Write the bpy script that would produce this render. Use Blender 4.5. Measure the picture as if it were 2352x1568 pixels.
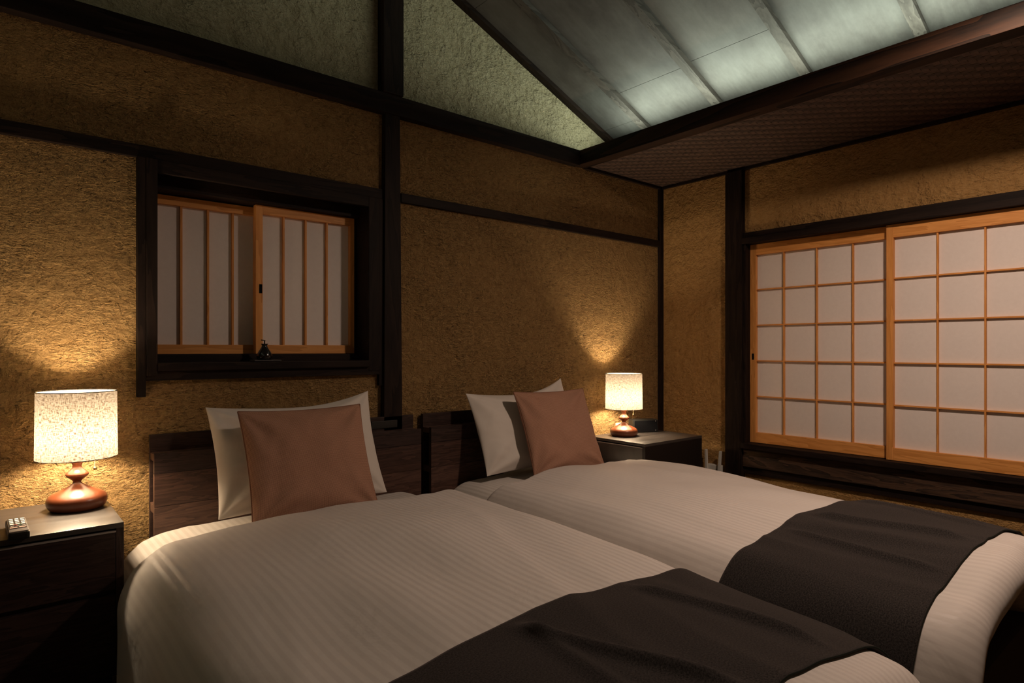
import bpy, bmesh, math, random
from mathutils import Vector, Matrix, noise
random.seed(7)
S = bpy.context.scene
for o in list(bpy.data.objects): bpy.data.objects.remove(o)
COL = S.collection
# ------------------------------------------------------------------ camera, world, lights, exposure
cam = bpy.data.cameras.new('camera'); co = bpy.data.objects.new('camera', cam); COL.objects.link(co)
cam.sensor_width = 36; cam.sensor_fit = 'HORIZONTAL'; cam.lens = 21.81; cam.shift_y = 0.00765
cam.clip_start = .02
co.location = (0, 0, 1.2); co.rotation_euler = (math.radians(90), 0, math.radians(-40.08)); S.camera = co
S.view_settings.view_transform = 'Standard'; S.view_settings.look = 'None'
S.view_settings.gamma = 1; S.view_settings.use_curve_mapping = False
S.view_settings.exposure = 0.0
W = bpy.data.worlds.new('night'); S.world = W; W.use_nodes = True
W.node_tree.nodes['Background'].inputs[0].default_value = (.05, .06, .09, 1)
W.node_tree.nodes['Background'].inputs[1].default_value = .02

def area(name, loc, direction, size, sizey, power, color, shape='RECTANGLE', spread=180):
    l = bpy.data.lights.new(name, 'AREA'); l.shape = shape; l.size = size
    if shape == 'RECTANGLE': l.size_y = sizey
    l.energy = power; l.color = color; l.spread = math.radians(spread)
    o = bpy.data.objects.new(name, l); COL.objects.link(o); o.location = loc
    o.rotation_euler = Vector(direction).to_track_quat('-Z', 'Y').to_euler(); return o
# shaded ceiling lamp hanging over the foot of the beds, outside the picture
area('ceiling_lamp_light', (2.10, .43, 2.280), (0, 0, -1), .14, .14, 22.5, (1, .735, .565), 'DISK')
# cool LED strip lying on the low woven ceiling, hidden behind the beam
strip = area('uplight_strip', (2.57, .33, 2.262), (0, 0, 1), .04, 3.7, 24, (.90, 1, .80))
strip.rotation_euler = (0, math.radians(146), 0)
# unseen uplight added on the opposite side to brighten the gable plaster
strip = area('uplight_strip', (-.75, .3, 2.24), (0, 0, 1), .04, 3.6, 22, (.90, 1, .74))
strip.rotation_euler = (0, math.radians(165), 0)
BULB = 430.0

# ------------------------------------------------------------------ materials
def mat(name):
    m = bpy.data.materials.new(name); m.use_nodes = True; nt = m.node_tree; nt.nodes.clear()
    out = nt.nodes.new('ShaderNodeOutputMaterial'); b = nt.nodes.new('ShaderNodeBsdfPrincipled')
    nt.links.new(b.outputs[0], out.inputs[0]); return m, nt, b, out
def N(nt, t, **kw):
    n = nt.nodes.new(t)
    for k, v in kw.items():
        if k in n.inputs.keys(): n.inputs[k].default_value = v
        else: setattr(n, k, v)
    return n
def L(nt, a, b): nt.links.new(a, b)
def coords(nt, scale=(1, 1, 1), kind='Object', rot=(0, 0, 0)):
    t = nt.nodes.new('ShaderNodeTexCoord'); mp = nt.nodes.new('ShaderNodeMapping')
    mp.inputs['Scale'].default_value = scale; mp.inputs['Rotation'].default_value = rot
    L(nt, t.outputs[kind], mp.inputs[0]); return mp.outputs[0]
def ramp(nt, fac, stops):
    r = nt.nodes.new('ShaderNodeValToRGB'); L(nt, fac, r.inputs[0])
    el = r.color_ramp.elements
    while len(el) < len(stops): el.new(.5)
    for e, (p, c) in zip(el, stops): e.position = p; e.color = (*c, 1)
    return r.outputs[0]
def mixf(nt, a, b, f, typ='MIX'):
    m = nt.nodes.new('ShaderNodeMix'); m.data_type = 'RGBA'; m.blend_type = typ
    for s, v in ((0, f), (6, a), (7, b)):
        if hasattr(v, 'node'): L(nt, v, m.inputs[s])
        elif s == 0: m.inputs[0].default_value = v
        else: m.inputs[s].default_value = (*v, 1)
    return m.outputs[2]
def bump(nt, h, b, strength, dist, prev=None):
    n = nt.nodes.new('ShaderNodeBump'); n.inputs['Strength'].default_value = strength; n.inputs['Distance'].default_value = dist
    L(nt, h, n.inputs['Height'])
    if prev is not None: L(nt, prev, n.inputs['Normal'])
    if b is not None: L(nt, n.outputs[0], b.inputs['Normal'])
    return n.outputs[0]
def mth(nt, op, a, b=None):
    n = nt.nodes.new('ShaderNodeMath'); n.operation = op
    for i, v in enumerate((a, b)):
        if v is None: continue
        if hasattr(v, 'node'): L(nt, v, n.inputs[i])
        else: n.inputs[i].default_value = v
    return n.outputs[0]

def plaster(name, ca, cb, rough=1.0):
    m, nt, b, o = mat(name)
    v = coords(nt)
    big = N(nt, 'ShaderNodeTexNoise', Scale=3.2, Detail=5, Roughness=.6); L(nt, v, big.inputs[0])
    med = N(nt, 'ShaderNodeTexNoise', Scale=38, Detail=6, Roughness=.7); L(nt, v, med.inputs[0])
    # chopped straw: crossing stretched fibres
    def fib(rot, sc):
        w = coords(nt, sc, rot=rot)
        d = N(nt, 'ShaderNodeTexNoise', Scale=9, Detail=2); L(nt, w, d.inputs[0])
        f = N(nt, 'ShaderNodeTexNoise', Scale=46, Detail=3.5, Roughness=.55, Distortion=.8); L(nt, w, f.inputs[0]); return f.outputs[0]
    f1 = fib((.5, .9, .4), (1, 1, 2.7)); f2 = fib((-.6, -.8, .9), (1, 1, 2.7))
    f = mth(nt, 'MAXIMUM', f1, f2)
    patch = ramp(nt, big.outputs[0], [(.38, (.22,)*3), (.60, (1,)*3)])
    col = mixf(nt, ca, cb, ramp(nt, med.outputs[0], [(.3, (0,)*3), (.7, (1,)*3)]))
    pit_shade = ramp(nt, f, [(.42, (.20,)*3), (.52, (1,)*3)])  # shade of the crevices between fibres, painted into the colour
    col = mixf(nt, col, pit_shade, mth(nt, 'MULTIPLY', patch, .50*rough), 'MULTIPLY')
    col = mixf(nt, col, ramp(nt, big.outputs[0], [(.3, (.78, .76, .74)), (.7, (1.0, 1.0, 1.0))]), .8, 'MULTIPLY')
    L(nt, col, b.inputs['Base Color']); b.inputs['Roughness'].default_value = .95
    b.inputs['Specular IOR Level'].default_value = .15
    h0 = mth(nt, 'MULTIPLY', f, patch)
    h = mth(nt, 'ADD', mth(nt, 'MULTIPLY', h0, 1.0), mth(nt, 'MULTIPLY', med.outputs[0], .8))
    mid = N(nt, 'ShaderNodeTexNoise', Scale=11, Detail=5, Roughness=.65); L(nt, v, mid.inputs[0])
    n1 = bump(nt, big.outputs[0], None, .6, .12)
    n1 = bump(nt, mid.outputs[0], None, .7*rough, .05, n1)
    bump(nt, h, b, min(1, 1.0*rough), .060, n1)
    return m
def wood(name, ca, cb, axis='X', rough=.55, scale=1., spec=.3, bmp=.25, ringsc=7.):
    m, nt, b, o = mat(name)
    sc = {'X': (.10, 1, 1), 'Y': (1, .10, 1), 'Z': (1, 1, .10)}[axis]
    v = coords(nt, tuple(s*scale for s in sc))
    d = N(nt, 'ShaderNodeTexNoise', Scale=ringsc, Detail=4, Roughness=.6, Distortion=.4); L(nt, v, d.inputs[0])
    w = mth(nt, 'FRACT', mth(nt, 'MULTIPLY', d.outputs[0], 9.))
    fine = N(nt, 'ShaderNodeTexNoise', Scale=170, Detail=3); L(nt, v, fine.inputs[0])
    f = mth(nt, 'ADD', mth(nt, 'MULTIPLY', w, .55), mth(nt, 'MULTIPLY', fine.outputs[0], .45))
    L(nt, ramp(nt, f, [(.15, ca), (.75, cb)]), b.inputs['Base Color'])
    b.inputs['Roughness'].default_value = rough; b.inputs['Specular IOR Level'].default_value = spec
    bump(nt, f, b, bmp, .003)
    return m
M = {}
M['plaster'] = plaster('earth_plaster', (.46, .270, .104), (.65, .415, .175))
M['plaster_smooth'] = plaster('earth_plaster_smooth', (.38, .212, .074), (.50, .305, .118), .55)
M['plaster_top'] = plaster('gable_plaster', (.49, .43, .27), (.68, .61, .42), .7)
for ax in 'XYZ':
    M['dark'+ax] = wood('dark_timber_'+ax.lower(), (.007, .0045, .004), (.020, .012, .009), ax, .6, spec=.12)
    M['cedar'+ax] = wood('cedar_'+ax.lower(), (.56, .225, .052), (.74, .335, .095), ax, .5, 1.3, bmp=.08)
    M['veneer_a'+ax] = wood('walnut_veneer_dark_'+ax.lower(), (.013, .0075, .0065), (.042, .023, .019), ax, .42, 2.5, bmp=.1)
M['veneer_b'] = wood('walnut_veneer_mid', (.026, .013, .010), (.078, .040, .029), 'X', .42, 2.5, bmp=.1)
M['veneer_c'] = wood('walnut_veneer_light', (.045, .023, .017), (.110, .058, .042), 'X', .42, 2.5, bmp=.1)
M['beam'] = wood('planed_beam', (.004, .0028, .0022), (.034, .0155, .008), 'Y', .6, 1.0, spec=.15, bmp=.1, ringsc=4.5)
M['rough_beam'] = wood('rough_sawn_beam', (.012, .007, .005), (.075, .040, .022), 'Y', .8, 1.4, bmp=.8)
M['floor'] = wood('floor_boards', (.03, .018, .012), (.07, .04, .025), 'X', .5)

def simple(name, col, rough=.5, spec=.5, metal=0., coat=0.):
    m, nt, b, o = mat(name); b.inputs['Base Color'].default_value = (*col, 1)
    b.inputs['Roughness'].default_value = rough; b.inputs['Specular IOR Level'].default_value = spec
    b.inputs['Metallic'].default_value = metal; b.inputs['Coat Weight'].default_value = coat
    n = N(nt, 'ShaderNodeTexNoise', Scale=220, Detail=2); L(nt, coords(nt), n.inputs[0]); bump(nt, n.outputs[0], b, .04, .001)
    return m
M['black'] = simple('black_plastic', (.012, .012, .011), .35)
M['grille'] = simple('speaker_cloth', (.004, .004, .005), .9, .05)
M['silver'] = simple('satin_grey_plastic', (.28, .24, .22), .4)
M['white_plastic'] = simple('white_plastic', (.62, .60, .55), .4)
M['button_white'] = simple('button_white', (.80, .76, .70), .5)
M['button_cream'] = simple('button_cream', (.72, .50, .40), .5)
M['button_red'] = simple('button_red', (.5, .05, .03), .5)
M['button_green'] = simple('button_green', (.25, .5, .35), .5)
M['brass'] = simple('brass', (.60, .47, .22), .25, metal=1.)
M['black_wood'] = simple('black_stained_wood', (.014, .010, .0085), .4, .3)
M['grey_steel'] = simple('dark_steel', (.03, .028, .026), .4, metal=.6)
M['ceramic'] = simple('black_glazed_ceramic', (.012, .009, .008), .18)
M['tray'] = simple('charcoal_slate', (.045, .038, .04), .6)
M['base_cloth'] = simple('dark_bed_base_cloth', (.055, .040, .034), .95, .1)
# night stand top: satin dark laminate
def laminate():
    m, nt, b, o = mat('charcoal_laminate')
    n = N(nt, 'ShaderNodeTexNoise', Scale=9, Detail=5); L(nt, coords(nt, (.25, 2, 1)), n.inputs[0])
    L(nt, ramp(nt, n.outputs[0], [(.3, (.034, .028, .025)), (.7, (.058, .049, .044))]), b.inputs['Base Color'])
    L(nt, ramp(nt, n.outputs[0], [(.3, (.30,)*3), (.7, (.42,)*3)]), b.inputs['Roughness'])
    b.inputs['Specular IOR Level'].default_value = .6
    return m
M['laminate'] = laminate()
def lampwood():
    m, nt, b, o = mat('turned_cherry_wood')
    n = N(nt, 'ShaderNodeTexNoise', Scale=22, Detail=5); L(nt, coords(nt, (1, .16, 1.2)), n.inputs[0])
    L(nt, ramp(nt, n.outputs[0], [(.3, (.115, .029, .011)), (.7, (.19, .052, .018))]), b.inputs['Base Color'])
    b.inputs['Roughness'].default_value = .34; b.inputs['Coat Weight'].default_value = .25; b.inputs['Coat Roughness'].default_value = .25
    return m
M['lampwood'] = lampwood()
def shade():
    m, nt, b, o = mat('linen_lamp_shade')
    v = coords(nt, (1, 1, 1), 'UV')
    a = N(nt, 'ShaderNodeTexNoise', Scale=1, Detail=2); L(nt, coords(nt, (95, 400, 1), 'UV'), a.inputs[0])
    c = N(nt, 'ShaderNodeTexNoise', Scale=1, Detail=2); L(nt, coords(nt, (400, 95, 1), 'UV'), c.inputs[0])
    f = mth(nt, 'MULTIPLY', mth(nt, 'ADD', a.outputs[0], c.outputs[0]), .5)
    col = ramp(nt, f, [(.40, (.030, .021, .015)), (.475, (.078, .067, .055)), (.58, (.125, .116, .103))])
    tr = N(nt, 'ShaderNodeBsdfTranslucent'); df = N(nt, 'ShaderNodeBsdfDiffuse'); mx = N(nt, 'ShaderNodeMixShader'); mx.inputs[0].default_value = .42
    L(nt, col, tr.inputs[0]); df.inputs[0].default_value = (.74, .68, .58, 1); L(nt, tr.outputs[0], mx.inputs[1]); L(nt, df.outputs[0], mx.inputs[2]); L(nt, mx.outputs[0], o.inputs[0])
    return m
M['shade'] = shade()
def bulbm():
    m, nt, b, o = mat('warm_bulb_glass')
    e = N(nt, 'ShaderNodeEmission'); e.inputs[0].default_value = (1, .76, .50, 1); e.inputs[1].default_value = BULB
    L(nt, e.outputs[0], o.inputs[0]); return m
M['bulb'] = bulbm()
def paper():
    m, nt, b, o = mat('shoji_paper')
    n = N(nt, 'ShaderNodeTexNoise', Scale=60, Detail=6, Roughness=.7); L(nt, coords(nt), n.inputs[0])
    L(nt, ramp(nt, n.outputs[0], [(.3, (.76, .69, .65)), (.7, (.80, .73, .69))]), b.inputs['Base Color'])
    b.inputs['Roughness'].default_value = .9; b.inputs['Specular IOR Level'].default_value = .1
    bump(nt, n.outputs[0], b, .12, .002); return m
M['paper'] = paper()
def fabric(name, base, alt, pitch=.021, stripes=True, weave=True, wsc=.0012, rough=.8):
    m, nt, b, o = mat(name)
    uv = nt.nodes.new('ShaderNodeTexCoord').outputs['UV']; sp = nt.nodes.new('ShaderNodeSeparateXYZ'); L(nt, uv, sp.inputs[0])
    if stripes:
        s = mth(nt, 'FRACT', mth(nt, 'DIVIDE', sp.outputs[0], pitch)); f = ramp(nt, s, [(.0, (0,)*3), (.44, (0,)*3), (.52, (1,)*3), (.92, (1,)*3), (1., (0,)*3)])
        col = mixf(nt, base, alt, f); L(nt, col, b.inputs['Base Color'])
        L(nt, ramp(nt, s, [(.0, (.82,)*3), (.44, (.82,)*3), (.52, (.5,)*3), (.92, (.5,)*3), (1., (.82,)*3)]), b.inputs['Roughness'])
    else:
        n = N(nt, 'ShaderNodeTexNoise', Scale=900, Detail=2); L(nt, uv, n.inputs[0])
        L(nt, ramp(nt, n.outputs[0], [(.35, alt), (.65, base)]), b.inputs['Base Color']); b.inputs['Roughness'].default_value = rough
    b.inputs['Specular IOR Level'].default_value = .2; b.inputs['Sheen Weight'].default_value = .15
    n2 = N(nt, 'ShaderNodeTexNoise', Scale=7, Detail=4, Distortion=.6); L(nt, uv, n2.inputs[0])
    bump(nt, n2.outputs[0], b, .22, .02)
    return m
M['duvet'] = fabric('striped_duvet_cotton', (.62, .565, .525), (.575, .52, .485))
M['sheet'] = fabric('striped_sheet_cotton', (.64, .59, .545), (.56, .51, .465))
M['pillow'] = fabric('plain_white_cotton', (.64, .585, .53), (.61, .555, .50), stripes=False)
def throwm():
    m, nt, b, o = mat('charcoal_wool_felt')
    uv = nt.nodes.new('ShaderNodeTexCoord').outputs['UV']
    n = N(nt, 'ShaderNodeTexNoise', Scale=300, Detail=5, Roughness=.85); L(nt, uv, n.inputs[0])
    L(nt, ramp(nt, n.outputs[0], [(.40, (.004, .0035, .0033)), (.60, (.046, .039, .036))]), b.inputs['Base Color'])
    b.inputs['Roughness'].default_value = .95; b.inputs['Sheen Weight'].default_value = .22; b.inputs['Sheen Tint'].default_value = (.6, .5, .5, 1)
    b.inputs['Specular IOR Level'].default_value = .1; bump(nt, n.outputs[0], b, .15, .0008); return m
M['throw'] = throwm()
M['throw_edge'] = simple('throw_binding', (.012, .016, .012), .9, .1)
def tweed():
    m, nt, b, o = mat('terracotta_hopsack')
    uv = nt.nodes.new('ShaderNodeTexCoord').outputs['UV']
    mp = nt.nodes.new('ShaderNodeMapping'); mp.inputs['Rotation'].default_value = (0, 0, math.radians(45)); L(nt, uv, mp.inputs[0])
    ch = N(nt, 'ShaderNodeTexChecker', Scale=460.); L(nt, mp.outputs[0], ch.inputs[0])
    ch.inputs[1].default_value = (.54, .315, .215, 1); ch.inputs[2].default_value = (.25, .125, .082, 1)
    n = N(nt, 'ShaderNodeTexNoise', Scale=500, Detail=3); L(nt, uv, n.inputs[0])
    col = mixf(nt, ch.outputs[0], ramp(nt, n.outputs[0], [(.3, (.65, .6, .6)), (.7, (1.0, 1.0, 1.0))]), .7, 'MULTIPLY')
    L(nt, col, b.inputs['Base Color']); b.inputs['Roughness'].default_value = .95; b.inputs['Specular IOR Level'].default_value = .1
    bump(nt, ch.outputs[1], b, .3, .001); return m
M['tweed'] = tweed()
def roofply():
    m, nt, b, o = mat('lime_washed_ply')
    v = coords(nt, (.8, 1.4, .8))
    n = N(nt, 'ShaderNodeTexNoise', Scale=2.2, Detail=6, Roughness=.7); L(nt, v, n.inputs[0])
    g = N(nt, 'ShaderNodeTexNoise', Scale=70, Detail=5, Roughness=.65, Distortion=.2); L(nt, coords(nt, (.06, 1, .06)), g.inputs[0])
    blo = N(nt, 'ShaderNodeTexNoise', Scale=2.3, Detail=3); L(nt, coords(nt), blo.inputs[0])
    col = ramp(nt, n.outputs[0], [(.3, (.042, .036, .035)), (.5, (.085, .082, .077)), (.72, (.125, .125, .120))])
    col = mixf(nt, col, ramp(nt, g.outputs[0], [(.3, (.80, .80, .82)), (.65, (1, 1, 1))]), .6, 'MULTIPLY')
    col = mixf(nt, col, ramp(nt, blo.outputs[0], [(.35, (.62, .60, .62)), (.6, (1, 1, 1))]), .6, 'MULTIPLY')
    L(nt, col, b.inputs['Base Color']); b.inputs['Roughness'].default_value = .6; b.inputs['Specular IOR Level'].default_value = .35
    bump(nt, g.outputs[0], b, .15, .002); return m
M['roof'] = roofply()
M['batten'] = wood('grey_stained_batten', (.030, .025, .022), (.070, .062, .055), 'X', .7, 1., bmp=.2)
def ajiro():
    m, nt, b, o = mat('woven_cedar_bark')
    g = N(nt, 'ShaderNodeTexNoise', Scale=40, Detail=3); L(nt, coords(nt), g.inputs[0])
    at = nt.nodes.new('ShaderNodeAttribute'); at.attribute_name = 'tone'
    col = mixf(nt, (.045, .027, .021), (.115, .067, .049), at.outputs['Fac'])
    col = mixf(nt, col, ramp(nt, g.outputs[0], [(.3, (.6,)*3), (.7, (1.1,)*3)]), 1., 'MULTIPLY')
    L(nt, col, b.inputs['Base Color']); b.inputs['Roughness'].default_value = .6; return m
M['ajiro'] = ajiro()

# ------------------------------------------------------------------ object helpers
def root(name, loc, label=None, cat=None, group=None, kind=None):
    o = bpy.data.objects.new(name, None); COL.objects.link(o); o.location = loc; o.empty_display_size = .05
    if label: o['label'] = label
    if cat: o['category'] = cat
    if group: o['group'] = group
    if kind: o['kind'] = kind
    return o
def base_of(o):
    v = Vector((0, 0, 0))
    while o is not None: v = v + o.location; o = o.parent
    return v
def build(name, bm, m, parent=None, label=None, cat=None, group=None, kind=None, smooth=False, org=None):
    """bm is in world coordinates; stored relative to its parent chain (or to org for a top-level mesh)"""
    off = base_of(parent) if parent is not None else Vector(org or (0, 0, 0))
    bmesh.ops.translate(bm, verts=bm.verts, vec=-off)
    bmesh.ops.recalc_face_normals(bm, faces=bm.faces)
    me = bpy.data.meshes.new(name); bm.to_mesh(me); bm.free()
    for mm in (m if isinstance(m, (list, tuple)) else [m]): me.materials.append(mm)
    if smooth:
        for p in me.polygons: p.use_smooth = True
    o = bpy.data.objects.new(name, me); COL.objects.link(o)
    if parent is not None: o.parent = parent
    else: o.location = off
    if label: o['label'] = label
    if cat: o['category'] = cat
    if group: o['group'] = group
    if kind: o['kind'] = kind
    return o
def box(x0, x1, y0, y1, z0, z1, bev=0., bm=None):
    nb = bmesh.new(); r = bmesh.ops.create_cube(nb, size=1)
    for v in nb.verts:
        v.co = ((x0+x1)/2+v.co.x*(x1-x0), (y0+y1)/2+v.co.y*(y1-y0), (z0+z1)/2+v.co.z*(z1-z0))
    if bev: bmesh.ops.bevel(nb, geom=nb.edges[:], offset=bev, segments=2, affect='EDGES', profile=.7)
    if bm is None: return nb
    me = bpy.data.meshes.new('t'); nb.to_mesh(me); bm.from_mesh(me); bpy.data.meshes.remove(me); nb.free(); return bm
def boxes(lst, bev=0.):
    bm = bmesh.new()
    for l in lst: box(*l, bev=bev, bm=bm)
    return bm
def prism(poly, y0, y1, axis='Y'):
    bm = bmesh.new()
    f = (lambda a, z, t: (a, t, z)) if axis == 'Y' else (lambda a, z, t: (t, a, z))
    a = [bm.verts.new(f(p[0], p[1], y0)) for p in poly]; b = [bm.verts.new(f(p[0], p[1], y1)) for p in poly]
    n = len(poly); bm.faces.new(a); bm.faces.new(b[::-1])
    for i in range(n): bm.faces.new((a[i], b[i], b[(i+1) % n], a[(i+1) % n]))
    return bm
def lathe(prof, c, seg=64, uv=False):
    bm = bmesh.new(); rings = []
    for r, z in prof:
        rings.append([bm.verts.new((c[0]+r*math.cos(2*math.pi*i/seg), c[1]+r*math.sin(2*math.pi*i/seg), c[2]+z)) for i in range(seg)] if r > 1e-6 else [bm.verts.new((c[0], c[1], c[2]+z))])
    for a, b in zip(rings, rings[1:]):
        for i in range(seg):
            j = (i+1) % seg
            if len(a) == 1: bm.faces.new((a[0], b[i], b[j]))
            elif len(b) == 1: bm.faces.new((a[i], a[j], b[0]))
            else: bm.faces.new((a[i], a[j], b[j], b[i]))
    return bm
def tube(pts, r, seg=8):
    bm = bmesh.new(); pts = [Vector(p) for p in pts]; rings = []
    for i, p in enumerate(pts):
        d = (pts[min(i+1, len(pts)-1)]-pts[max(i-1, 0)]).normalized()
        a = d.cross(Vector((0, 0, 1)) if abs(d.z) < .9 else Vector((1, 0, 0))).normalized(); b = d.cross(a)
        rings.append([bm.verts.new(p+r*(a*math.cos(2*math.pi*k/seg)+b*math.sin(2*math.pi*k/seg))) for k in range(seg)])
    for a, b in zip(rings, rings[1:]):
        for k in range(seg): bm.faces.new((a[k], a[(k+1) % seg], b[(k+1) % seg], b[k]))
    bm.faces.new(rings[0]); bm.faces.new(rings[-1][::-1]); return bm
def grid(fn, nu, nv, uvfn=None):
    bm = bmesh.new(); uvl = bm.loops.layers.uv.new('UVMap')
    vs = [[bm.verts.new(fn(i/nu, j/nv)) for j in range(nv+1)] for i in range(nu+1)]
    for i in range(nu):
        for j in range(nv):
            f = bm.faces.new((vs[i][j], vs[i+1][j], vs[i+1][j+1], vs[i][j+1]))
            for lp, (a, b) in zip(f.loops, ((i, j), (i+1, j), (i+1, j+1), (i, j+1))): lp[uvl].uv = uvfn(a/nu, b/nv) if uvfn else (a/nu, b/nv)
    return bm
def copy_tree(o, parent=None):
    c = o.copy(); COL.objects.link(c); c.parent = parent
    for ch in [q for q in bpy.data.objects if q.parent == o]: copy_tree(ch, c)
    return c

# ------------------------------------------------------------------ room shell
HY, WX, LX, RY = 2.35, 3.185, -1.3, -2.0          # head wall, window wall, side wall, rear wall
RX, RZ, PIT = .95, 3.462-.4022*.95, .4022         # ridge
def zr(x): return RZ-PIT*abs(x-RX)
zl, zrr = zr(LX), zr(WX)
# head wall with the opening of window 1
bm = boxes([(LX-.1, .40, HY, HY+.22, 0, 2.23), (1.22, WX+.2, HY, HY+.22, 0, 2.232), (.40, 1.22, HY, HY+.22, 0, 1.11), (.40, 1.22, HY, HY+.22, 1.815, 2.232)])
build('wall_left', bm, M['plaster'], kind='structure')
g = prism([(LX-.1, 2.23), (3.05, 2.23), (3.05, zr(3.05)+.03), (RX, RZ+.03), (LX-.1, zr(LX-.1)+.03)], HY, HY+.22)
build('wall_gable', g, M['plaster_top'], kind='structure')
# window wall with the opening of window 2
bm = boxes([(WX, WX+.2, 1.80, HY, 0, 2.20), (WX, WX+.2, RY-.1, .34, 0, 2.20), (WX, WX+.2, .34, 1.80, 0, .56), (WX, WX+.2, .34, 1.80, 1.80, 2.20)])
build('wall_right', bm, M['plaster_smooth'], kind='structure')
build('wall_side', box(LX-.1, LX, RY-.1, HY, 0, 2.20), M['plaster_smooth'], kind='structure')
g = prism([(LX-.1, 0), (WX+.2, 0), (WX+.2, zr(WX+.2)), (RX, RZ), (LX-.1, zr(LX-.1))], RY-.1, RY)
build('wall_rear', g, M['plaster_smooth'], kind='structure')
fl = root('floor', (0, 0, 0), kind='structure')
build('subfloor', box(LX-.1, WX+.2, RY-.1, HY+.1, -.06, -.006), M['floor'], fl)
y = RY
while y < HY:
    build('floorboard', box(LX, WX, y+.0015, min(y+.15, HY)-.0015, -.006, 0), M['floor'], fl); y += .15

# sloping roof lining: plywood sheets between battens
ce = root('ceiling', (0, 0, 0), kind='structure')
def slab(x0, x1, y0, y1, t0, t1):
    """piece lying t0..t1 above the lining plane"""
    return prism([(x0, zr(x0)+t0), (x1, zr(x1)+t0), (x1, zr(x1)+t1), (x0, zr(x0)+t1)], y0, y1)
by = [2.07, 1.645, 1.222, .790, .36, -.07, -.5, -.93, -1.36, -1.79]
edges = [HY] + by + [RY]
for k in range(len(edges)-1):
    ya, yb = edges[k+1], edges[k]
    cut = [3.09, 2.42+(.012 if k % 2 else 0), 1.70, RX] if k in (1, 2) else ([3.09, 2.62, 1.72, RX] if k == 0 else [3.09, 2.05, RX])
    for a, b2 in zip(cut[1:], cut[:-1]):
        build('plywood_sheet', slab(a+.0008, b2-.0008, ya+.001, yb-.001, .008+.001*((k*7) % 3), .020), M['roof'], ce)
    for a, b2 in ((-1.4, -.3), (-.3, RX)):
        build('plywood_sheet', slab(a+.0008, b2-.0008, ya+.001, yb-.001, .008, .020), M['roof'], ce)
for i, yy in enumerate(by):
    build('batten', slab(RX, 3.09, yy-.021, yy+.021, -.018, .012), M['batten'], ce)
    build('batten', slab(-1.4, RX, yy-.021, yy+.021, -.018, .012), M['batten'], ce)
build('rake_batten', slab(RX, 3.09, HY-.040, HY+.0, -.016, .012), M['darkX'], ce)
build('rake_batten', slab(-1.4, RX, HY-.040, HY+.0, -.016, .012), M['darkX'], ce)
build('roof_deck', prism([(3.4, zr(3.4)+.020), (RX, RZ+.020), (-1.45, zr(-1.45)+.020), (-1.45, zr(-1.45)+.07), (RX, RZ+.07), (3.4, zr(3.4)+.07)], RY-.1, HY+.22), M['darkX'], ce)

# timber frame
XB, YB = 2.42, 2.31
trims = [
 ('head wall tie beam', box(LX, XB, YB, HY+.01, 2.186, 2.267, .003), 'darkX'),
 ('cove beam', box(XB, XB+.075, RY, YB+.04, 2.190, 2.267, .003), 'beam'),
 ('rail left', box(LX, 1.262, 2.332, HY+.01, 1.828, 1.869, .002), 'darkX'),
 ('rail right', box(1.345, 3.150, 2.332, HY+.01, 1.829, 1.868, .002), 'darkX'),
 ('upper post', box(1.243, 1.338, 2.300, HY+.01, 2.267, zr(1.3)-.02, .004), 'darkZ'),
 ('post', prism([(1.252, 0), (1.342, 0), (1.340, 1.0), (1.329, 2.186), (1.262, 2.186), (1.256, 1.0)], 2.318, HY+.02), 'darkZ'),
 ('corner bead', box(3.153, WX, 2.330, HY+.01, 0, 2.19, .001), 'darkZ'),
 ('crown head', box(XB+.07, WX, 2.332, HY+.01, 2.186, 2.203, .001), 'darkX'),
 ('crown window', box(3.167, WX+.01, RY, HY-.02, 2.186, 2.203, .001), 'darkY'),
 ('window post', box(3.150, WX+.01, 1.790, 1.890, 0, 2.186, .003), 'darkZ'),
 ('far window post', box(3.150, WX+.01, .25, .345, 0, 2.186, .003), 'darkZ'),
 ('eave plate', box(3.05, WX+.01, RY, HY, 2.203, 2.225), 'darkY'),
]
for i, (n_, b_, m_) in enumerate(trims): build('trim_%d' % (i+1), b_, M[m_], kind='structure')

# low woven ceiling between cove beam and window wall: two sets of flat strips in twill
low = root('ceiling', (2.5, 0, 2.2), kind='structure')
build('backing_board', box(XB+.075, WX, RY, HY, 2.204, 2.212), M['darkY'], low)
bm = bmesh.new(); tone = bm.faces.layers.float.new('tone')
p = .0215; x0, x1, y0, y1 = XB+.075, WX-.002, .2, HY
nx = int((x1-x0)/p); ny = int((y1-y0)/(p*1.0))
for i in range(nx):
    for j in range(ny):
        up = ((i+j) % 4) < 2
        xa, xb2 = x0+i*p, x0+(i+1)*p; ya, yb2 = y0+j*p, y0+(j+1)*p
        # the strip on the room side in this cell, tilted where it dives under its neighbour
        if up:   # strip runs along x
            s = .0020; first = ((i+j) % 4) == 0
            za = 2.203-(.0006 if first else s); zb = 2.203-(s if first else .0006)
            z4 = (za, zb, zb, za)
        else:
            s = .0020; first = ((i+j) % 4) == 2
            za = 2.203-(.0006 if first else s); zb = 2.203-(s if first else .0006)
            z4 = (za, za, zb, zb)
        e = .0002
        vs = [bm.verts.new(v) for v in ((xa+e, ya+e, z4[0]), (xb2-e, ya+e, z4[1]), (xb2-e, yb2-e, z4[2]), (xa+e, yb2-e, z4[3]))]
        f = bm.faces.new(vs); f[tone] = (.9 if up else .12)+random.uniform(-.2, .2)
build('woven_strip', bm, M['ajiro'], low, kind='stuff')

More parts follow.
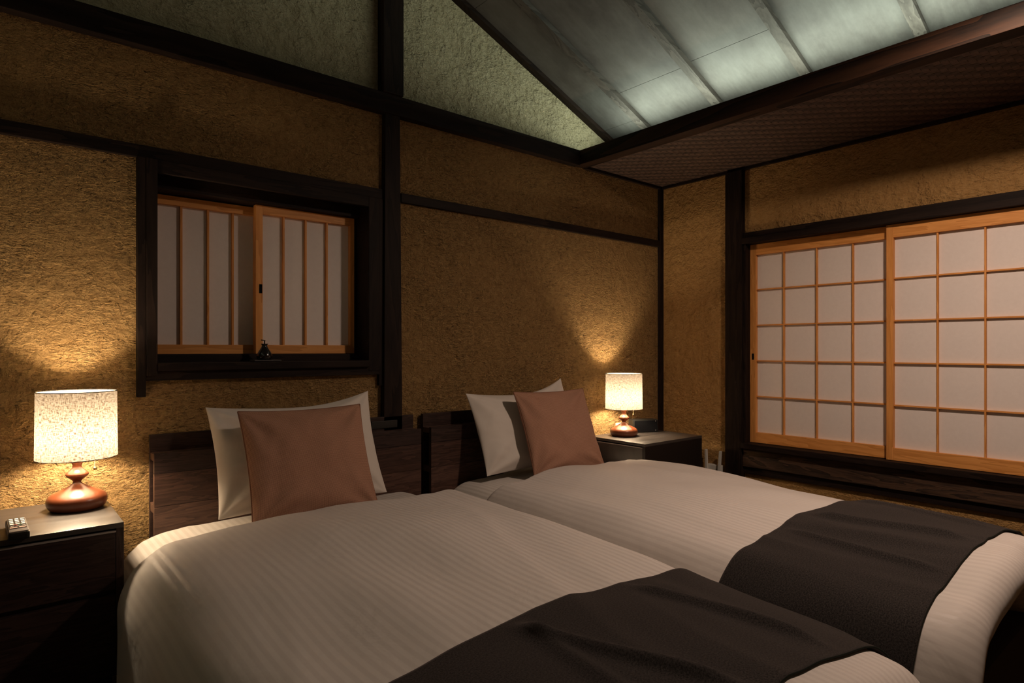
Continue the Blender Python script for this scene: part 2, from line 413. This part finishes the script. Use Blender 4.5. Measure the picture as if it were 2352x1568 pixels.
# ------------------------------------------------------------------ window 1 (small, head wall)
w1 = root('window_1', (.80, HY, 1.15), kind='structure')
build('jamb_board', box(.366, .3905, 2.322, HY+.02, 1.044, 1.828, .002), M['darkZ'], w1)
build('jamb_board', box(1.239, 1.2555, 2.330, HY+.02, 1.049, 1.828, .002), M['darkZ'], w1)
build('jamb', box(.391, .4235, 2.318, 2.55, 1.112, 1.828, .003), M['darkZ'], w1)
build('jamb', box(1.190, 1.2385, 2.326, 2.55, 1.112, 1.828, .003), M['darkZ'], w1)
build('head_board', box(.4235, 1.190, 2.326, 2.345, 1.786, 1.828, .002), M['darkX'], w1)
build('lintel', box(.4235, 1.190, 2.41, 2.55, 1.754, 1.815, .002), M['darkX'], w1)
build('sill', box(.4235, 1.190, 2.312, 2.42, 1.128, 1.155, .003), M['darkX'], w1)
build('sill_track', box(.4235, 1.190, 2.415, 2.55, 1.128, 1.181, .002), M['darkX'], w1)
build('apron', box(.391, 1.239, 2.328, HY+.02, 1.096, 1.1275, .002), M['darkX'], w1)

def shoji(parent, axis, a0, a1, z0, z1, depth, stile0, stile1, rtop, rbot, vbars, hbars, back=.022, handle=None, handle_a=None):
    """screen lying in a plane; axis 'X' = along head wall at Y=depth, 'Y' = along window wall at X=depth"""
    def bx(u0, u1, d0, d1, zz0, zz1, bev=0.):
        return (u0, u1, depth+d0, depth+d1, zz0, zz1) if axis == 'X' else (depth+d0, depth+d1, u0, u1, zz0, zz1)
    lo, hi = a0, a1
    ca, cz = ('cedarX', 'cedarZ') if axis == 'X' else ('cedarY', 'cedarZ')
    fr = build('shoji_stile', box(*bx(lo, lo+stile0, 0, back+.006, z0, z1), bev=.0012), M[cz], parent)
    build('stile', box(*bx(hi-stile1, hi, 0, back+.006, z0, z1), bev=.0012), M[cz], fr)
    build('top_rail', box(*bx(lo+stile0, hi-stile1, .0015, back+.006, z1-rtop, z1), bev=.001), M[ca], fr)
    build('bottom_rail', box(*bx(lo+stile0, hi-stile1, .0015, back+.006, z0, z0+rbot), bev=.001), M[ca], fr)
    t = .0062 if axis == 'Y' else .0068
    us = [lo+stile0]+list(vbars)+[hi-stile1]; zs = [z0+rbot]+list(hbars)+[z1-rtop]
    for u in vbars: build('muntin', box(*bx(u-t/2, u+t/2, .007, back-.002, z0+rbot, z1-rtop)), M[cz], fr)
    for k, zc in enumerate(hbars):
        build('muntin', box(*bx(lo+stile0, hi-stile1, .009, back-.002, zc-.0033, zc+.0033)), M[ca], fr)
    for ua, ub in zip(us, us[1:]):
        for za, zb in zip(zs, zs[1:]):
            build('paper_pane', box(*bx(ua-.0005, ub+.0005, back-.0015, back+.0015, za-.0005, zb+.0005)), M['paper'], fr)
    if handle: build('finger_pull', box(*bx(handle_a-.0055, handle_a+.0055, -.0012, .004, handle-.017, handle+.017)), M['grille'], fr)
    return fr
# right-hand screen in front, left-hand screen behind it
shoji(w1, 'X', .775, 1.179, 1.183, 1.752, 2.437, .026, .018, .032, .034, [.884, .973, 1.062], [], handle=1.432, handle_a=.793)
shoji(w1, 'X', .4236, .812, 1.183, 1.750, 2.485, .012, .026, .032, .034, [.531, .621, .708], [])

# ------------------------------------------------------------------ window 2 (large, window wall)
w2 = root('window_2', (WX, 1.07, .56), kind='structure')
build('lintel', box(3.148, WX+.09, .345, 1.790, 1.776, 1.806, .002), M['darkY'], w2)
build('lintel_cap', box(3.162, WX+.09, .345, 1.790, 1.806, 1.838, .002), M['darkY'], w2)
build('sill', box(3.135, WX+.09, .345, 1.790, .660, .688, .003), M['darkY'], w2)
build('sill_beam', box(3.160, WX+.05, .345, 1.790, .560, .660, .003), M['rough_beam'], w2)
build('under_rail', box(3.172, WX+.05, .345, 1.790, .520, .5595, .002), M['darkY'], w2)
build('jamb', box(3.163, WX+.09, 1.7745, 1.790, .688, 1.776, .001), M['darkZ'], w2)
build('jamb', box(3.163, WX+.09, .345, .361, .688, 1.776, .001), M['darkZ'], w2)
hb = [.942, 1.137, 1.332, 1.527]
shoji(w2, 'Y', .363, 1.083, .690, 1.7745, 3.178, .03, .029, .060, .056, [.540, .711, .882], hb)
shoji(w2, 'Y', 1.062, 1.7735, .690, 1.7745, 3.209, .03, .033, .058, .056, [1.244, 1.417, 1.588], hb, handle=1.160, handle_a=1.756)

# ------------------------------------------------------------------ beds
def nz(v): return noise.noise(v, noise_basis='PERLIN_NEW')
class Bed:
    def __init__(s, xl, xr, seed): s.xl, s.xr, s.seed = xl, xr, seed; s.low = .008 if seed > 2 else 0.; s.xc = (xl+xr)/2; s.W = (xr-xl)/2
    def pt(s, a, Y, off, top, zb, r, crown, wr, dz=0., narrow=0., ridges=()):
        t_ = min(1, max(0, (1.62-Y)/1.25)); dz += s.low+.010*t_; crown = crown+.088*t_*(.6+.4*t_)
        W = s.W-narrow+off; r = min(r, W*.9); topz = top+off-dz
        hs = max(topz-r-zb, .001); lt = 2*(W-r); tot = 2*hs+math.pi*r+lt; q = a*tot
        if q < hs: x, z, n = -W, zb+q, Vector((-1, 0, 0))
        elif q < hs+math.pi*r/2:
            t = (q-hs)/r; x, z = -W+r-r*math.cos(t), topz-r+r*math.sin(t); n = Vector((-math.cos(t), 0, math.sin(t)))
        elif q < hs+math.pi*r/2+lt:
            x, z, n = -W+r+(q-hs-math.pi*r/2), topz, Vector((0, 0, 1))
        elif q < hs+math.pi*r+lt:
            t = (q-hs-math.pi*r/2-lt)/r; x, z = W-r+r*math.sin(t), topz-r+r*math.cos(t); n = Vector((math.sin(t), 0, math.cos(t)))
        else: x, z, n = W, topz-r-(q-hs-math.pi*r-lt), Vector((1, 0, 0))
        z -= crown*(x/W)**2
        u = (x + .6*(topz-z)*(1 if x > 0 else -1))/.5
        h = 0.
        if wr:
            P = Vector((u*.55+s.seed, Y*1.6, s.seed))
            h += .021*nz(P) + .012*nz(Vector((u*1.5, Y*3.0+u*.8, s.seed+3)))
            w = nz(Vector((u*.8+4, Y*.9, s.seed+9)))
            h += .0045*(1-math.sqrt(nz(Vector((u*4.0+w*2.5, Y*1.3+w, s.seed+5.5)))**2+.003)*2.2)*wr
        for (ra, ka, amp, wd) in ridges:   # creases: ra + ka*Y is the line's x
            d = (x+s.xc)-(ra+ka*Y); h += amp*math.exp(-(d/wd)**2)*n.z
        h *= .35+.65*max(0, n.z)
        v = Vector((s.xc+x, Y, z))+n*h
        return v, tot
def cloth(bed, name, m, parent, y0, y1, off, top, zb, r, crown=.012, wr=1., foot=0., hang=0., nu=150, nv=150, headroll=0., solid=0., ridges=(), extra=(), wave=0., **kw):
    """y0 head end .. y1 foot end; foot = radius of the roll over the foot, hang = drop after the roll"""
    Lt = (y0-y1-foot)+(foot*math.pi/2)+hang
    def yv(v, a):
        q = v*Lt; n1 = y0-y1-foot
        w = wave*nz(Vector((a*5+bed.seed, 2.2, 0)))
        if q < n1: Y, dz = y0-q, 0.
        elif q < n1+foot*math.pi/2:
            t = (q-n1)/foot; Y, dz = y1+foot-foot*math.sin(t), foot*(1-math.cos(t))
        else: Y, dz = y1, foot+(q-n1-foot*math.pi/2)
        if headroll and q < headroll:
            t = 1-q/headroll; dz += headroll*.8*(1-math.sqrt(max(0, 1-t*t)))
        return Y+w*(1-1.4*v), dz
    def fn(a, v):
        Y, dz = yv(v, a)
        nar = 0.
        if foot: nar = .05*max(0, 1-(Y-y1)/.14)**2
        if headroll: nar += .7*dz if v < .3 else 0
        win = min(1, 5*v, 5*(1-v)); win = win*win*(3-2*win)
        p, _ = bed.pt(a, Y, off, top, zb, r, crown, wr, dz, nar, tuple(ridges)+tuple((e[0], e[1], e[2]*win, e[3]) for e in extra)); return p
    _, tot = bed.pt(0, 1, off, top, zb, r, crown, wr)
    bm = grid(fn, nu, nv, lambda a, v: (a*tot, v*Lt))
    o = build(name, bm, m, parent, smooth=True, org=(bed.xc, (y0+y1)/2, zb), **kw)
    if solid:
        md = o.modifiers.new('thickness', 'SOLIDIFY'); md.thickness = solid; md.offset = -1; md.use_quality_normals = True
    return o
def mattress(bed, parent, y0, y1, top, zb, r):
    # closed: cross-section swept, with rounded ends
    n = 44; rings = 60; prof = []
    def fn(a, v):
        L0 = y0-y1; re = .07; q = v*(L0-2*re+math.pi*re)
        if q < math.pi*re/2: t = q/re; Y, ins = y0-re+re*math.cos(t), re*(1-math.sin(t))
        elif q < math.pi*re/2+L0-2*re: Y, ins = y0-re-(q-math.pi*re/2), 0
        else: t = (q-math.pi*re/2-L0+2*re)/re; Y, ins = y1+re-re*math.sin(t), re*(1-math.cos(t))
        p, _ = bed.pt(a, Y, -.022, top, zb, r, .012, .8, ins*.75, ins*.8); return p
    _, tot = bed.pt(0, 1, 0, top, zb, r, .01, 0)
    bm = grid(fn, 110, 120, lambda a, v: (a*tot, v*2.))
    for sgn in (0, 1):
        vs = [v for v in bm.verts if v.is_boundary]
    bmesh.ops.holes_fill(bm, edges=[e for e in bm.edges if e.is_boundary], sides=0)
    o = build('mattress', bm, M['sheet'], parent, smooth=True); return o

def make_bed(xl, xr, hx0, hx1, seed, label, r0):
    bed = Bed(xl, xr, seed); t = root('bed', (bed.xc, 1.3, 0), label, 'bed')
    build('base', box(hx0+.02, hx1-.02, .42, 2.25, .10, .40, .01), M['base_cloth'], t)
    mattress(bed, t, 2.245, .385, .665, .375, .13)
    for x in (hx0+.08, hx1-.08):
        for y in (.50, 2.17): build('leg', box(x-.03, x+.03, y-.03, y+.03, 0, .10, .004), M['darkZ'], t)
    # headboard: back board, shelf box and a front of four veneer boards
    hbk = build('headboard', box(hx0, hx1, 2.318, 2.338, .12, .919, .0015), M['veneer_aX'], t)
    fy0, fy1 = 2.254, 2.272
    zs = [.12, .50, .694, .800, .866]; ms = ['veneer_c', 'veneer_c', 'veneer_b', 'veneer_aX']
    for k in range(4):
        build('front_board', box(hx0+.001, hx1+(.0 if seed < 2 else 0), fy0, fy1, zs[k]+.0006, zs[k+1]-.0006, .0008), M[ms[k]], hbk)
    build('shelf', box(hx0+.001, hx1-.001, fy1, 2.318, .840, .862, .001), M['veneer_c'], hbk)
    build('shelf', box(hx0+.001, hx1-.001, fy1, 2.318, .672, .700, .001), M['veneer_c'], hbk)
    build('outlet_panel', box(hx1-.20, hx1-.08, 2.313, 2.319, .872, .903, .002), M['black'], hbk)
    return t, bed
bed1, B1 = make_bed(.262, 1.398, .401, 1.395, 1., 'wide single bed with plank headboard nearest the left lamp', .9)
bed2, B2 = make_bed(1.448, 2.520, 1.444, 2.436, 5., 'wide single bed with plank headboard on the window side of the room', 1.9)

def duvet(bed, label, seed_ridges):
    o = cloth(bed, 'duvet', M['duvet'], None, 1.905, .355, .012, .682, .30, .15, crown=.016, wr=1., foot=.055, hang=.012, nu=190, nv=190, headroll=.035, wave=.05, solid=.010,
          label=label, cat='duvet', ridges=seed_ridges)
    o['group'] = 'striped white duvets on the beds'
    return o
R1 = ((.95, -.05, .006, .09), (1.22, .03, .005, .07), (.55, .08, .006, .08))
R2 = ((2.25, -.06, .006, .08), (1.85, .04, .007, .10), (1.60, .1, .004, .05))
duvet(B1, 'puffy striped white duvet on the bed nearest the left lamp', R1)
duvet(B2, 'puffy striped white duvet on the window-side bed', R2)
def throw(bed, label, extra, base):
    o = cloth(bed, 'bed_throw', M['throw'], None, .893, .452, .020, .682, .32, .15, crown=.016, wr=1., nu=220, nv=90, solid=.004, wave=.02, label=label, cat='throw',
              ridges=base, extra=extra)
    o['group'] = 'charcoal throws across the bed feet'; o.data.materials.append(M['throw_edge'])
    o.modifiers[0].material_offset_rim = 1
    return o
throw(B1, 'charcoal wool throw across the foot of the nearer bed', ((.97, -.26, .015, .015), (1.22, -.18, .015, .016), (.62, .16, .010, .016), (1.30, .05, .007, .012), (1.06, .10, .006, .03)), R1)
throw(B2, 'charcoal wool throw across the foot of the window-side bed', ((1.70, .10, .012, .014), (2.02, -.07, .020, .020), (2.18, .08, .008, .013), (2.30, -.06, .007, .012), (1.86, .02, .006, .03)), R2)

# ------------------------------------------------------------------ pillows and cushions
def cushion(name, m, w, h, th, bl, br, lean_top, label, cat, group, seed, pinch=.06, ears=0., seam=False, warp=None):
    """stands on its lower edge from bl to br (world points), top leans by vector lean_top"""
    bl, br = Vector(bl), Vector(br); ux = (br-bl).normalized(); up = Vector(lean_top).normalized(); nrm = ux.cross(up).normalized()
    c = (bl+br)/2+up*h/2
    def f(u, v, side):
        a, b = u*2-1, v*2-1
        x = a*w/2*(1-pinch*(1-b*b)*abs(a)**3); y = b*h/2*(1-pinch*(1-a*a)*abs(b)**3)
        e = (max(0, 1-abs(a)**2.6)*max(0, 1-abs(b)**2.6))**.55
        t = th/2*e
        wr = .010*nz(Vector((a*2.2+seed, b*2.2, side)))*e+.004*nz(Vector((a*6+seed, b*6, side+4)))*e
        # tension folds running in from the corners
        for ca, cb in ((-1, -1), (1, -1), (-1, 1), (1, 1)):
            da, db = a-ca, b-cb; rr = math.hypot(da, db)
            if rr < 1.0 and rr > .02: wr += .0068*math.sin(math.atan2(db*ca*cb, da)*9+seed)*math.sin(rr*math.pi)*e**.5
        p = c+ux*x+up*y+nrm*(side*(t+wr))
        if warp: p = p+warp(a, b)
        return p
    bm = bmesh.new(); uvl = bm.loops.layers.uv.new('UVMap'); n = 56
    def g(t): return .5-.5*math.cos(math.pi*t)*(1-.0)
    A = [[bm.verts.new(f(g(i/n), g(j/n), 1)) for j in range(n+1)] for i in range(n+1)]
    Bv = [[(A[i][j] if i in (0, n) or j in (0, n) else bm.verts.new(f(g(i/n), g(j/n), -1))) for j in range(n+1)] for i in range(n+1)]
    for G_, rev in ((A, 0), (Bv, 1)):
        for i in range(n):
            for j in range(n):
                q = [(i, j), (i+1, j), (i+1, j+1), (i, j+1)]
                if rev: q = q[::-1]
                fa = bm.faces.new([G_[a][b] for a, b in q])
                for lp, (a, b) in zip(fa.loops, q): lp[uvl].uv = (g(a/n)*w, g(b/n)*h)
    o = build(name, bm, m, None, label, cat, group, smooth=True, org=tuple((bl+br)/2))
    if seam:
        pts = []
        for i in range(n+1): pts.append(f(g(i/n), 1, 0))
        for s_, pl in (('top', [f(g(i/n), 1., 0) for i in range(n+1)]), ('l', [f(0., g(i/n), 0) for i in range(n+1)]), ('r', [f(1., g(i/n), 0) for i in range(n+1)])):
            build('piping', tube(pl, .0022, 6), m, o, smooth=True)
    return o
def warp1(a, b):   # raised right ear of the left pillow
    return Vector((0, 0, .030*max(0, a)**2*max(0, b)**2 - .012*(1-a*a)*max(0, b)))
def warp2(a, b):
    return Vector((-.012*max(0, a)**2*max(0, b)**2, .0, .050*max(0, a)**2*max(0, b)**2-.012*(1-a*a)*max(0, b)))
cushion('pillow', M['pillow'], .590, .375, .12, (.548, 2.080, .665), (1.138, 2.080, .665), (0, .155, .345), 'white pillow leaning on the headboard nearest the left lamp', 'pillow', 'white pillows', 1., .045, warp=warp1)
cushion('pillow', M['pillow'], .600, .375, .12, (1.612, 2.080, .662), (2.212, 2.080, .662), (0, .155, .345), 'white pillow leaning on the headboard beside the right lamp', 'pillow', 'white pillows', 4., .045, warp=warp2)
cushion('cushion', M['tweed'], .425, .385, .10, (.610, 1.945, .645), (1.034, 1.945, .645), (.0, .165, .39), 'square terracotta cushion in front of the left pillow', 'cushion', 'terracotta cushions', 2., .05, seam=True)
cushion('cushion', M['tweed'], .425, .385, .10, (1.775, 1.958, .655), (2.196, 1.938, .655), (.01, .165, .39), 'square terracotta cushion in front of the right pillow', 'cushion', 'terracotta cushions', 6., .05, seam=True)

# ------------------------------------------------------------------ night stands
def drawers(t, fx, fz, side):
    """fx(a0,a1,d0,d1,z0,z1): box in the front's frame"""
ns1 = root('nightstand', (.01, 2.16, 0), 'dark wood nightstand with two drawers under the left lamp', 'nightstand')
X0, X1, F, BK, T = -.25, .2755, 1.947, 2.325, .7365
build('carcass', boxes([(X0, X0+.018, F, BK, .33, T-.014), (X1-.018, X1, F, BK, .33, T-.014), (X0+.018, X1-.018, BK-.012, BK, .33, T-.014), (X0+.018, X1-.018, F+.004, BK-.012, .33, .35)], .0008), M['veneer_aZ'], ns1)
build('top', box(X0, X1, F, BK, T-.014, T, .0012), M['laminate'], ns1)
build('edge_strip', box(X0+.018, X1-.018, F-.0005, F+.012, T-.024, T-.020), M['silver'], ns1)
build('drawer', box(X0+.019, X1-.019, F+.001, F+.019, .560, T-.0245, .001), M['veneer_aX'], ns1)
build('drawer', box(X0+.019, X1-.019, F+.001, F+.019, .352, .546, .001), M['veneer_aX'], ns1)
build('finger_groove', box(X0+.018, X1-.018, F+.016, F+.030, .540, .566), M['black'], ns1)
build('drawer_box', box(X0+.03, X1-.03, F+.03, BK-.02, .36, .69), M['veneer_aX'], ns1)
for x in (X0+.04, X1-.04):
    for yy in (F+.06, BK-.04): build('leg', box(x-.018, x+.018, yy-.018, yy+.018, 0, .33, .002), M['black'], ns1)

ns2 = root('nightstand', (2.79, 2.15, 0), 'dark nightstand in the room corner under the right lamp', 'nightstand')
X0, X1, F, BK, T = 2.501, 2.998, 1.9395, 2.325, .7267
build('carcass', boxes([(X0, X1, F, F+.018, .33, T-.014), (X0, X1, BK-.018, BK, .33, T-.014), (X1-.012, X1, F+.018, BK-.018, .33, T-.014), (X0+.004, X1-.012, F+.018, BK-.018, .33, .35)], .0008), M['black_wood'], ns2)
build('top', box(X0, X1, F, BK, T-.014, T, .0012), M['laminate'], ns2)
build('edge_strip', box(X0-.0005, X0+.012, F+.018, BK-.018, T-.024, T-.020), M['silver'], ns2)
build('drawer', box(X0+.001, X0+.019, F+.019, BK-.019, .556, T-.0245, .001), M['laminate'], ns2)
build('drawer', box(X0+.001, X0+.019, F+.019, BK-.019, .352, .542, .001), M['laminate'], ns2)
build('drawer_box', box(X0+.03, X1-.02, F+.03, BK-.03, .36, .68), M['black_wood'], ns2)
for x in (X0+.04, X1-.04):
    for yy in (F+.04, BK-.04): build('leg', box(x-.018, x+.018, yy-.018, yy+.018, 0, .33, .002), M['black'], ns2)

# ------------------------------------------------------------------ table lamps
def lamp(c, label):
    t = root('table_lamp', c, label, 'lamp', 'bedside lamps with turned wooden bases')
    prof = [(0, 0), (.058, 0), (.065, .002), (.0705, .008), (.0742, .017), (.0750, .026), (.0735, .033), (.0675, .0405), (.056, .0475), (.042, .0545), (.029, .0615), (.0185, .068), (.0125, .073), (.0103, .0765),
            (.0110, .080), (.0150, .0845), (.0215, .0895), (.0270, .0945), (.0288, .0985), (.0278, .1025), (.0232, .1075), (.0175, .1125), (.0128, .1175), (.0112, .1215), (.0118, .127), (.0145, .133), (.0175, .1375), (.0180, .145), (0, .145)]
    build('base', lathe(prof, c, 72), M['lampwood'], t, smooth=True)
    build('socket', lathe([(0, .145), (.012, .145), (.012, .174), (.010, .178), (0, .178)], c, 32), M['brass'], t, smooth=True)
    b = build('bulb', lathe([(0, .178), (.010, .179), (.014, .184), (.026, .196), (.031, .211), (.028, .226), (.017, .237), (0, .241)], c, 32), M['bulb'], t, smooth=True)
    # shade: a drum of linen, open at top and bottom
    R0, R1_, z0, z1 = .1005, .0985, .1495, .3405
    sb = grid(lambda a, v: (c[0]+(R0+(R1_-R0)*v)*math.cos(2*math.pi*a), c[1]+(R0+(R1_-R0)*v)*math.sin(2*math.pi*a), c[2]+z0+(z1-z0)*v), 96, 10, lambda a, v: (a*.63, v*.19))
    bmesh.ops.remove_doubles(sb, verts=sb.verts, dist=.00001)
    s = build('lamp_shade', sb, M['shade'], t, smooth=True)
    def ring(r, z, h, w): return lathe([(r-w, z), (r+w, z), (r+w, z+h), (r-w, z+h), (r-w, z)], c, 96)
    build('rim', ring(R1_+.0002, z1-.0004, .0022, .0009), M['grey_steel'], s, label='dark top rim of the shade')
    build('rim', ring(R0+.0001, z0-.0014, .0018, .0008), M['veneer_b'], s)
    for k in range(3):
        a = 2*math.pi*k/3+.4
        build('spider_arm', tube([(c[0]+.013*math.cos(a), c[1]+.013*math.sin(a), c[2]+.183), (c[0]+.098*math.cos(a), c[1]+.098*math.sin(a), c[2]+.170)], .0012, 6), M['brass'], s)
    # pull chain of beads towards the right of the lamp as seen in the room
    d = Vector((.765, -.644, 0))*.052; q = Vector(c)+d
    bm = bmesh.new()
    z = .184
    while z > .1215:
        bmesh.ops.create_icosphere(bm, subdivisions=1, radius=.00135, matrix=Matrix.Translation(q+Vector((0, 0, z)))); z -= .0031
    build('pull_chain', bm, M['brass'], t, smooth=True)
    bm = bmesh.new(); bmesh.ops.create_uvsphere(bm, u_segments=20, v_segments=12, radius=.0052, matrix=Matrix.Translation(q+Vector((0, 0, .116))))
    build('pull_knob', bm, M['brass'], t, smooth=True)
    build('switch_arm', tube([Vector(c)+Vector((0, 0, .178)), q+Vector((0, 0, .184))], .0018, 8), M['brass'], t)
    return t
l1 = lamp((.195, 2.205, .7365), 'lit table lamp on the left nightstand, drum shade and brown turned base')
l2 = copy_tree(l1); l2.location = (2.656, 2.205, .7267); l2['label'] = 'lit table lamp on the corner nightstand, between right bed and corner'

# ------------------------------------------------------------------ small things
def rotbox(c, w, d, h, ang, bev, bm=None):
    b = box(-w/2, w/2, -d/2, d/2, 0, h, bev); bmesh.ops.transform(b, matrix=Matrix.Translation(c) @ Matrix.Rotation(ang, 4, 'Z'), verts=b.verts); return b
# black clock radio / speaker beside the right lamp
fl_, fr_ = Vector((2.785, 2.243, .7267)), Vector((2.925, 2.176, .7267)); ang = math.atan2(fr_.y-fl_.y, fr_.x-fl_.x); fd = (fr_-fl_).normalized(); bk = Vector((-fd.y, fd.x, 0))
c = (fl_+fr_)/2+bk*.034
sp = root('speaker', (c.x, c.y, .7267), 'small black rounded box speaker behind the corner lamp', 'speaker')
build('body', rotbox(c, (fr_-fl_).length, .068, .074, ang, .009), M['black'], sp, smooth=False)
cg = c-bk*.0345
build('grille', rotbox(cg+Vector((0, 0, .006)), (fr_-fl_).length-.016, .002, .062, ang, .0006), M['grille'], sp)
for dz_ in (.012, .064):
    p_ = cg-bk*.0012+fd*.060+Vector((0, 0, dz_))
    build('mark', rotbox(p_-Vector((0, 0, .002)), .004, .0008, .005, ang, 0), M['silver'], sp)
# white card/phone edge leaning behind the lamp base
st = build('card_stand', rotbox((2.715, 2.290, .7267), .05, .006, .058, -.1, .001), M['white_plastic'], None, 'small white card standing behind the base of the corner lamp', 'card', org=(2.715, 2.290, .7267))

# white wireless router with two flat aerials on the window wall
rt = root('router', (3.15, 1.96, .46), 'white wireless router with two upright aerials on wall beside nightstand', 'router')
build('body', box(3.150, 3.176, 1.916, 2.006, .455, .545, .006), M['white_plastic'], rt)
for yy, lean in ((2.001, .004), (1.923, -.010)):
    build('aerial', prism([(yy-.006, .50), (yy+.006, .50), (yy+lean+.005, .628), (yy+lean-.005, .628)], 3.134, 3.149, 'X'), M['white_plastic'], rt)
build('wall_plate', box(3.176, 3.186, 1.93, 1.99, .47, .53), M['white_plastic'], rt)

# soap-shaped pump bottle on a small tray on the window sill
cx_, cy_, z_ = .772, 2.348, 1.155
tr = build('tray', box(cx_-.038, cx_+.060, cy_-.026, cy_+.030, z_+.002, z_+.006, .002), M['tray'], None, 'thin charcoal slate tray on the small window sill', 'tray', org=(cx_, cy_, z_))
for x in (cx_-.030, cx_+.050):
    build('foot', box(x-.006, x+.006, cy_-.02, cy_+.02, z_, z_+.002), M['tray'], tr)
dc = (cx_+.006, cy_, z_+.006)
ds = root('pump_bottle', dc, 'dark glazed pump bottle standing on the tray on the window sill', 'bottle')
build('body', lathe([(0, 0), (.023, 0), (.0262, .004), (.0272, .012), (.0262, .020), (.0215, .030), (.0150, .040), (.0105, .048), (.0092, .053), (.0098, .056), (.0125, .058), (.0125, .060), (0, .060)], dc, 40), M['ceramic'], ds, smooth=True)
build('pump', boxes([(dc[0]-.0018, dc[0]+.0018, dc[1]-.0018, dc[1]+.0018, dc[2]+.058, dc[2]+.070)]), M['ceramic'], ds)
build('spout', tube([(dc[0]+.003, dc[1], dc[2]+.0705), (dc[0]-.003, dc[1], dc[2]+.0725), (dc[0]-.013, dc[1]-.002, dc[2]+.0735)], .0019, 8), M['ceramic'], ds, smooth=True)

# remote control on the left nightstand
rc = root('remote_control', (.058, 2.02, .7365), 'black and grey remote control with white buttons by left lamp', 'remote control')
def rem(x0, x1, y0, y1, z0, z1, bev=.0):
    b = box(x0, x1, y0, y1, z0, z1, bev); bmesh.ops.transform(b, matrix=Matrix.Translation((.053, 1.998, .7365)) @ Matrix.Rotation(math.radians(1.), 4, 'Z'), verts=b.verts); return b
build('body', rem(-.0215, .0215, -.075, .085, 0, .020, .006), M['black'], rc)
build('face_plate', rem(-.0185, .0185, -.070, .080, .0196, .0215, .0006), M['silver'], rc)
build('key_panel', rem(-.0175, .0175, -.040, .079, .0213, .0221, .0), M['black'], rc)
for i in range(3):
    for j in range(4):
        build('button', rem(-.0150+i*.0115, -.0070+i*.0115, .003+j*.019, .013+j*.019, .0221, .0232, .0003), M['button_white'], rc)
for i in range(3): build('button', rem(-.0140+i*.0115, -.0080+i*.0115, -.019, -.010, .0221, .0230, .0003), M['silver'], rc)
build('button', rem(-.0160, -.0015, -.039, -.028, .0221, .0236, .0004), M['button_cream'], rc, label='wide cream button')
build('button', rem(.0015, .0160, -.039, -.028, .0221, .0236, .0004), M['button_cream'], rc, label='wide cream button')
build('button', rem(-.0070, .0, -.0035, -.001, .0221, .0230), M['button_red'], rc, label='thin red button')
build('button', rem(.0015, .0085, -.0035, -.001, .0221, .0230), M['button_green'], rc, label='thin green button')
